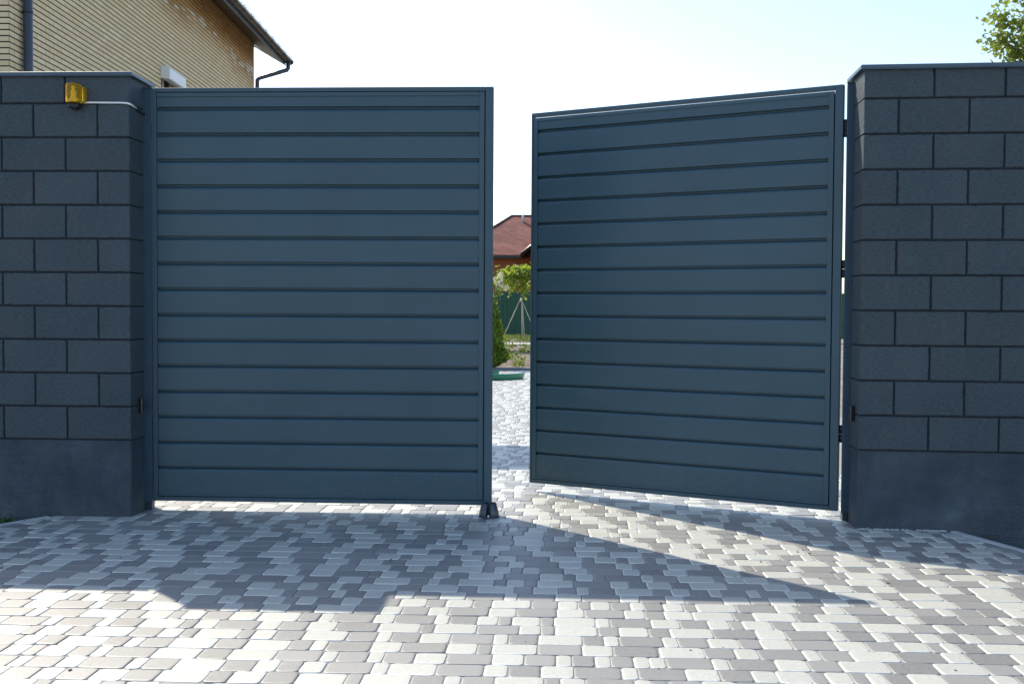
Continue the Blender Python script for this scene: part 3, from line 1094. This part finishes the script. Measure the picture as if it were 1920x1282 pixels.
bb = rounded_prism(0.074, 0.068, -0.012, 0.012, 0.02, -0.036, top_r=0.002)
bb.lathe([(0.0, -0.026), (0.02, -0.026), (0.026, -0.020), (0.030, -0.0122)], c=(0.004, -0.036, 0), n=16)
bb.build("base", M_black, bc)
rounded_prism(0.080, 0.082, 0.0125, 0.122, 0.026, -0.046, 0.02, 0.016).build("lens", M_amber, bc)
rf = MB()
rf.lathe([(0.0, 0.018), (0.024, 0.018), (0.026, 0.030), (0.016, 0.038), (0.011, 0.055), (0.015, 0.068), (0.009, 0.082), (0.006, 0.09), (0.010, 0.10), (0.0, 0.112)], c=(0, -0.046, 0), n=16)
rf.build("bulb", M_bulb, bc)
rounded_prism(0.024, 0.046, 0.014, 0.106, 0.009, -0.024, 0.0).build("side_lens", M_amber, bc).location = (0.0525, 0, 0)

cb_ = MB().tube([(-0.262, -0.02, 2.452), (-0.25, -0.012, 2.457), (-0.20, -0.008, 2.4575), (-0.12, -0.008, 2.456), (-0.04, -0.008, 2.4555), (-0.012, -0.009, 2.453),
                 (0.006, -0.006, 2.449), (0.009, 0.02, 2.446), (0.009, 0.08, 2.44)], 0.0058, 8)
o = cb_.build("cable", M_white)
tag(o, "short white cable running from the yellow beacon to the left post", "cable")
tag(MB().tube([(0.009, 0.082, 2.4395), (0.008, 0.15, 2.43), (0.008, 0.205, 2.425)], 0.0062, 8).build("cable_sleeve", M_black),
    "short black sleeve where the white cable meets the left post", "cable")


# ------------------------------------------------------------------ photocell sensors
def sensor(M, label):
    r_ = empty("photocell_sensor", (0, 0, 0), label, "sensor", "black photocells facing each other across the gateway")
    r_.matrix_world = M
    MB().box((-0.006, -0.016, -0.047), (0.0, 0.016, 0.047), 0.0015).build("back_plate", M_black, r_)
    rounded_prism(0.022, 0.027, -0.044, 0.044, 0.008, 0.0, top_r=0.006).build("housing", M_black, r_).location = (0.0115, 0, 0)
    MB().lathe([(0.0, 0.0), (0.008, 0.0), (0.008, 0.002), (0.0, 0.003)], n=14).build("eye", M_glass, r_).matrix_local = \
        Matrix.Translation((0.023, 0, 0.018)) @ Matrix.Rotation(R(90), 4, 'Y')
    return r_


sensor(Matrix.Translation((0.0065, 0.115, 0.655)), "small black photocell on the reveal of the left wall")
sensor(Matrix.Translation((4.266, 0.045, 0.655)) @ Matrix.Rotation(math.pi + AR, 4, 'Z'), "small black photocell on the reveal of the right wall")

# ------------------------------------------------------------------ yellow brick house
P0 = Vector((-4.33, 6.765, 0)); hd = Vector((-0.043, 0.999, 0)).normalized(); HL = 12.3
P1 = P0 + hd * HL
hx = Vector((-hd.y, hd.x, 0))                                  # away to the left
HW = 10.0
ZW = 7.6
hs = empty("brick_house", P0 + hx * 5, "yellow brick two storey house behind the left wall", "house")
Ms = Matrix.Translation(-(P0 + hx * 5))


def hp_(u, w_, z): return P0 + hd * u - hx * w_ - (P0 + hx * 5) + Vector((0, 0, z))  # u along side wall, w_ outward


w0, w1, wz0, wz1 = 5.62, 6.50, 3.9, 5.50                         # window opening in the side wall
wm = MB()


def quad(mb, *p): mb.add(p, [tuple(range(len(p)))])


us = [0, w0, w1, HL]; zz_ = [-0.2, wz0, wz1, ZW]
for i in range(3):
    for j in range(3):
        if i == 1 and j == 1: continue
        quad(wm, hp_(us[i], 0, zz_[j]), hp_(us[i + 1], 0, zz_[j]), hp_(us[i + 1], 0, zz_[j + 1]), hp_(us[i], 0, zz_[j + 1]))
rd = 0.13
quad(wm, hp_(w0, 0, wz0), hp_(w0, 0, wz1), hp_(w0, -rd, wz1), hp_(w0, -rd, wz0))
quad(wm, hp_(w1, 0, wz0), hp_(w1, -rd, wz0), hp_(w1, -rd, wz1), hp_(w1, 0, wz1))
quad(wm, hp_(w0, 0, wz1), hp_(w1, 0, wz1), hp_(w1, -rd, wz1), hp_(w0, -rd, wz1))
quad(wm, hp_(w0, 0, wz0), hp_(w0, -rd, wz0), hp_(w1, -rd, wz0), hp_(w1, 0, wz0))
quad(wm, hp_(0, 0, -.2), hp_(0, 0, ZW), hp_(0, -HW, ZW), hp_(0, -HW, -.2))
quad(wm, hp_(HL, 0, -.2), hp_(HL, -HW, -.2), hp_(HL, -HW, ZW), hp_(HL, 0, ZW))
quad(wm, hp_(0, -HW, -.2), hp_(0, -HW, ZW), hp_(HL, -HW, ZW), hp_(HL, -HW, -.2))


def house_uv(co, nrm):
    p = Vector(co) + P0 * 0 + hx * 5
    a = p.dot(hd); b = p.dot(hx)
    if abs(nrm.dot(hd)) > 0.7: return (b + 0.125 + 20, co.z + 0.034)
    return (a + 20, co.z + 0.034)


# vertical quoin groove on the corner is part of the brickwork mesh
wall_o = wm.build("wall", M_brick, hs, uvf=lambda co, n_: ((house_uv(co, n_)[0] - 20) + (0 if abs(n_.dot(hd)) < .7 else 20), co.z + 0.034))

# window: shutter box, frame, pane, sill
wf = MB()
fr = 0.05
for (a, b, c_, d_) in ((w0, w1, wz0, wz0 + fr), (w0, w1, wz1 - fr, wz1), (w0, w0 + fr, wz0 + fr, wz1 - fr), (w1 - fr, w1, wz0 + fr, wz1 - fr),
                       ((w0 + w1) / 2 - .03, (w0 + w1) / 2 + .03, wz0 + fr, wz1 - fr)):
    cs = [hp_(u, w_, z) for u in (a + .001, b - .001) for w_ in (-rd - 0.03, -rd + 0.025) for z in (c_ + .001, d_ - .001)]
    wf.add(cs, [(0, 1, 3, 2), (4, 6, 7, 5), (0, 4, 5, 1), (2, 3, 7, 6), (0, 2, 6, 4), (1, 5, 7, 3)])
win = wf.build("window", M_white, hs)
pn = MB(); quad(pn, hp_(w0 + fr, -rd, wz0 + fr), hp_(w1 - fr, -rd, wz0 + fr), hp_(w1 - fr, -rd, wz1 - fr), hp_(w0 + fr, -rd, wz1 - fr))
pn.build("pane", M_glass, win)
sb_ = MB()
sec = [(-rd + .03, 5.36), (0.155, 5.33), (0.165, 5.35), (0.165, 5.50), (0.13, 5.535), (-rd + .03 + .10, 5.54)]
sec = [(0.004, 5.33), (0.155, 5.31), (0.165, 5.33), (0.165, 5.50), (0.135, 5.54), (0.004, 5.55)]
k = len(sec)
sb_.add([hp_(w0 - 0.03, w_, z) for w_, z in sec] + [hp_(w1 + 0.02, w_, z) for w_, z in sec],
        [(i, (i + 1) % k, k + (i + 1) % k, k + i) for i in range(k)] + [tuple(range(k))[::-1], tuple(range(k, 2 * k))])
sb_.build("shutter_box", M_white, win)

# roof: hip with sloped soffit, fascia, gutter
OV, ZE = 0.62, 7.30
PITCH = 0.5


def ep(u, w_, z): return hp_(u, w_, z)


PITCH = 0.58
ZE = ZW - PITCH * OV
UF = HL + OV + 0.05
so = MB()


def sof(u, w_):                                                  # rafter underside height above a point
    return ZW - PITCH * w_


nb = 6
for b_ in range(nb):                                             # yard-side eave boards run along the eave, right out under the far verge
    wa, wb_ = OV * (b_ / nb) + 0.008, OV * ((b_ + 1) / nb)
    ua = -wb_
    quad(so, hp_(-wa, wa, sof(0, wa)), hp_(UF, wa, sof(0, wa)), hp_(UF, wb_, sof(0, wb_)), hp_(-wb_, wb_, sof(0, wb_)))
    quad(so, hp_(-wb_, wb_, sof(0, wb_)), hp_(UF, wb_, sof(0, wb_)), hp_(UF, wb_ + .008, sof(0, wb_) + .008), hp_(-wb_, wb_ + .008, sof(0, wb_) + .008))
# verge soffit past the far gable, following both slopes
quad(so, hp_(HL, 0, ZW), hp_(HL, -HW / 2, sof(0, -HW / 2)), hp_(UF, -HW / 2, sof(0, -HW / 2)), hp_(UF, 0, ZW))
quad(so, hp_(HL, -HW, ZW), hp_(UF, -HW, ZW), hp_(UF, -HW / 2, sof(0, -HW / 2)), hp_(HL, -HW / 2, sof(0, -HW / 2)))
# near end and far long side
quad(so, hp_(0, 0, ZW), hp_(-OV, OV, ZE), hp_(-OV, -HW - OV, ZE), hp_(0, -HW, ZW))
quad(so, hp_(0, -HW, ZW), hp_(-OV, -HW - OV, ZE), hp_(UF, -HW - OV, ZE), hp_(UF, -HW, ZW))
so.build("soffit", M_soffit, hs)
rfm = MB()
zf = ZE + 0.17
half = HW / 2 + OV
zr = zf + half * PITCH
E_ = [hp_(-OV - .03, OV + .03, zf), hp_(UF, OV + .03, zf), hp_(UF, -HW - OV - .03, zf), hp_(-OV - .03, -HW - OV - .03, zf)]
A_, B_ = hp_(-OV + half, -HW / 2, zr), hp_(UF, -HW / 2, zr)
quad(rfm, E_[0], E_[1], B_, A_); quad(rfm, E_[2], E_[3], A_, B_); quad(rfm, E_[3], E_[0], A_)
dn = Vector((0, 0, -0.12))
quad(rfm, E_[1], E_[1] + dn, B_ + dn, B_); quad(rfm, B_, B_ + dn, E_[2] + dn, E_[2])
for i in (0, 2, 3): quad(rfm, E_[i], E_[(i + 1) % 4], E_[(i + 1) % 4] + dn * .2, E_[i] + dn * .2)
roof_o = rfm.build("roof", M_roof, hs)
gm_ = MB()
quad(gm_, hp_(HL, 0, ZW), hp_(HL, -HW, ZW), hp_(HL, -HW / 2, ZW + PITCH * HW / 2))
gm_.build("gable", M_brick, hs, uvf=lambda co, n_: ((Vector(co) + hx * 5).dot(hx) + 20, co.z + 0.034))
fa = MB()
quad(fa, hp_(-OV, OV, ZE - 0.015), hp_(UF, OV, ZE - 0.015), hp_(UF, OV, zf - 0.03), hp_(-OV, OV, zf - 0.03))
quad(fa, hp_(-OV, OV, ZE - 0.015), hp_(-OV, OV, zf - 0.03), hp_(-OV, -HW - OV, zf - .03), hp_(-OV, -HW - OV, ZE - .015))
fa.build("fascia", M_fasc, hs)
# half round gutter along the yard side
gu = MB()
gr = 0.085
gw = OV + 0.012 + gr; gz = ZE + 0.12
u0, u1 = -OV - 0.05, HL + OV + 0.14
vv, ff = [], []
nseg = 40
for s_ in range(nseg + 1):
    u = u0 + (u1 - u0) * s_ / nseg
    for q in range(9):
        th_ = math.pi + math.pi * q / 8
        vv.append(hp_(u, gw + gr * math.cos(th_), gz + gr * math.sin(th_)))
for s_ in range(nseg):
    for q in range(8): ff.append((s_ * 9 + q, s_ * 9 + q + 1, (s_ + 1) * 9 + q + 1, (s_ + 1) * 9 + q))
ff.append(tuple(range(9))); ff.append(tuple(nseg * 9 + q for q in range(8, -1, -1)))
gu.add(vv, ff, True)
gut = gu.build("gutter", M_gutter, hs)
gb = MB()
u = u1 - 0.35
while u > u0:
    n1 = []
    for uu in (u - 0.02, u + 0.02):
        for q in range(9):
            th_ = math.pi + math.pi * q / 8
            n1.append(hp_(uu, gw + (gr + .014) * math.cos(th_), gz + (gr + .014) * math.sin(th_) + 0.002))
        n1.append(hp_(uu, gw + gr + 0.012, gz + 0.035))
        n1.append(hp_(uu, gw - gr, gz + 0.045))
    m = 11
    gb.add(n1, [(q, q + 1, m + q + 1, m + q) for q in range(m - 1)] )
    u -= 0.62
gb.tube([hp_(u0, gw + gr, gz + 0.03), hp_(u1, gw + gr, gz + 0.03)], 0.007, 6)
gb.build("gutter_bracket", M_black, gut)
# downpipes
dp = MB()
pu = HL + 0.05
dp.tube([hp_(HL + OV - .12, gw, gz - 0.05), hp_(HL + OV - .12, gw, gz - 0.22), hp_(HL + OV - .14, gw - .03, gz - 0.27), hp_(pu + 0.02, 0.10, 6.80), hp_(pu, 0.065, 6.74),
         hp_(pu, 0.065, 0.1)], 0.052, 10)
dp.build("downpipe", M_pipe, hs)
dp2 = MB()
dp2.tube([hp_(0.34, 0.075, 7.25), hp_(0.34, 0.075, 0.1)], 0.058, 16)
d2 = dp2.build("downpipe", M_pipe, hs)
MB().tube([hp_(0.34, 0.075, 5.03), hp_(0.34, 0.075, 5.0)], 0.066, 16).build("pipe_clip", M_pipe, d2)

# unseen flat canopy, added to throw the shadow band between the leaves
cn = empty("shadow_canopy", (-1.2, 4.4, 0), "unseen flat roof on posts added behind the closed gate leaf to cast a shadow band", "canopy")
MB().box((-2.9, -0.66, 2.33), (2.02, 0.72, 2.45), 0.01).build("roof", M_roof, cn)
for x in (-2.75, 1.55):
    for y in (-0.5, 0.55):
        MB().box((x - .05, y - .05, -0.05), (x + .05, y + .05, 2.328), 0.004).build("post", M_post, cn)

# ------------------------------------------------------------------ yard: green ring, fence, far house
rg = empty("garden_edging", (1.10, 13.05, 0.0), "low curved green plastic edging standing on the yard paving between the leaves", "edging")
_m = MB().lathe([(0.80, 0.0), (0.835, 0.105), (0.845, 0.112), (0.855, 0.105), (0.82, 0.0)], n=24, a0=R(-120), a1=R(-14))
_m.build("outer_band", M_green, rg)
_m = MB().lathe([(0.80, 0.0), (0.81, 0.125), (0.83, 0.125), (0.82, 0.0)], c=(-0.36, 0.55, 0), n=14, a0=R(-95), a1=R(-32))
_m.build("inner_band", M_green, rg)
stk = MB().tube([(0, 0, -.05), (0.01, 0, 0.22), (0.05, 0, 0.38)], 0.012, 6)
o = stk.build("garden_peg", M_black); o.location = (1.99, 18.2, 0)
tag(o, "short dark peg standing in the bare soil near the opened leaf", "peg")

fn = empty("metal_fence", (1, 41.9, 0), "green corrugated metal fence behind the garden", "fence")
mb = MB(); x = -16.0; i = 0; pts = []
while x < 16:
    for dx, dy in ((0, 0), (0.06, 0), (0.09, 0.03), (0.15, 0.03), (0.18, 0)):
        pts.append((x + dx, dy))
    x += 0.20
vv = [(px, py, z) for px, py in pts for z in (0.0, 2.06)]
ff = [(2 * i, 2 * i + 2, 2 * i + 3, 2 * i + 1) for i in range(len(pts) - 1)]
mb.add(vv, ff)
mb.build("sheet", M_fence, fn)
MB().box((-16, 0.035, 1.7), (16, 0.075, 1.74)).build("rail", M_fence, fn)
for x in range(-15, 16, 3): MB().box((x - .03, 0.08, -0.2), (x + .03, 0.14, 2.04)).build("post", M_fence, fn)

# red roofed house beyond the fence
rh = empty("red_roof_house", (-1, 60, 0), "orange brick house with a red shingled hip roof beyond the garden", "house")
X0, X1, Y0, Y1, ze = -9.0, 10.5, 54.6, 64.0, 4.40
ox, oy = -1, 60
wb = MB()
wx0, wx1, wy0 = X0 + 0.6, X1 - .6, Y0 + 0.6
for (a, b) in (((wx0, wy0), (wx1, wy0)), ((wx1, wy0), (wx1, Y1)), ((wx1, Y1), (wx0, Y1)), ((wx0, Y1), (wx0, wy0))):
    wb.add([(a[0] - ox, a[1] - oy, -.2), (b[0] - ox, b[1] - oy, -.2), (b[0] - ox, b[1] - oy, ze + .1), (a[0] - ox, a[1] - oy, ze + .1)], [(0, 1, 2, 3)])
# projecting wing on the right
wb.box((0.95 - ox, Y0 - 2.2 - oy, -.2), (7 - ox, wy0 - .01 - oy, ze + 0.15))
wb.build("wall", M_rbrick, rh, uvf=lambda co, n_: (co.x + 30 if abs(n_.y) > .5 else co.y + 30, co.z))
rr_ = MB()
zr = 7.03
yr = Y0 + 4.3
rx0, rx1 = -0.45, 7.0
F0 = [(X0, Y0, ze), (X1, Y0, ze), (rx1, yr, zr), (rx0, yr, zr)]
# hip comes down steeply on the left of the visible slope
hipx = -3.9
F0 = [(hipx, Y0, ze), (X1, Y0, ze), (rx1, yr, zr), (rx0, yr, zr)]
F1 = [(hipx, Y1, ze), (hipx, Y0, ze), (rx0, yr, zr)]
F2 = [(X1, Y0, ze), (X1, Y1, ze), (rx1, yr, zr)]
F3 = [(X1, Y1, ze), (hipx, Y1, ze), (rx0, yr, zr), (rx1, yr, zr)]
F4 = [(X0, Y0 + 2.5, ze - .02), (hipx + .2, Y0 + 2.5, ze - .02), (hipx + .2, Y1, ze + 1.2), (X0, Y1, ze + 1.2)]
for F_ in (F0, F1, F2, F3, F4):
    rr_.add([(x - ox, y - oy, z) for x, y, z in F_], [tuple(range(len(F_)))])
# wing gable roof whose verge drops towards the viewer
wgx0, wgx1, wgy = 0.35, 7.6, Y0 - 2.9
gm = (wgx0 + wgx1) / 2; gz2 = ze + (gm - wgx0) * 0.75
for F_ in ([(wgx0, wgy, ze - .02), (gm, wgy, gz2), (gm, Y0 + 3, gz2), (wgx0, Y0 + 1.2, ze - .02)], [(wgx1, wgy, ze - .02), (wgx1, Y0 + 1.2, ze - .02), (gm, Y0 + 3, gz2), (gm, wgy, gz2)]):
    rr_.add([(x - ox, y - oy, z) for x, y, z in F_], [(0, 1, 2, 3)])
rr_.add([(1.0 - ox, wgy + .6 - oy, ze - .02), (7.0 - ox, wgy + .6 - oy, ze - .02), (gm - ox, wgy + .6 - oy, gz2 - .3)], [(0, 1, 2)])


def slope_uv(co, n_):
    if abs(n_.x) > abs(n_.y): return (co.y + 50, co.z / max(0.2, math.sqrt(1 - n_.z ** 2)) + 20)
    return (co.x + 50, co.z / max(0.2, math.sqrt(1 - n_.z ** 2)) + 20)


ro = rr_.build("roof", M_shingle, rh, uvf=slope_uv)
ed = MB()
ed.box((hipx - ox, Y0 - 0.16 - oy, ze - .20), (0.45 - ox, Y0 - 0.02 - oy, ze - .04), 0.02)
ed.tube([(0.33 - ox, Y0 - .1 - oy, ze - .12), (0.40 - ox, wgy - oy, ze - 0.1), (gm - ox, wgy - .03 - oy, gz2)], 0.09, 6)
ed.build("gutter", M_black, rh)
sf = MB(); sf.box((hipx - ox, Y0 - .01 - oy, ze - .16), (0.7 - ox, wy0 - oy, ze - .13)); sf.build("soffit", M_soffit, rh)
MB().tube([(rx0 - ox, yr - oy, zr + .02), (rx1 - ox, yr - oy, zr + .02)], 0.06, 6).build("ridge", M_shingle, ro)
MB().tube([(rx0 - ox, yr - oy, zr + .02), (hipx - ox, Y0 - oy, ze + .03)], 0.06, 6).build("hip_ridge", M_shingle, ro)
MB().tube([(0.26 - ox, 58.2 - oy, 6.5), (0.26 - ox, 58.2 - oy, 7.05)], 0.08, 10).build("vent_pipe", M_kerb, ro)
bx = (hipx - 0)
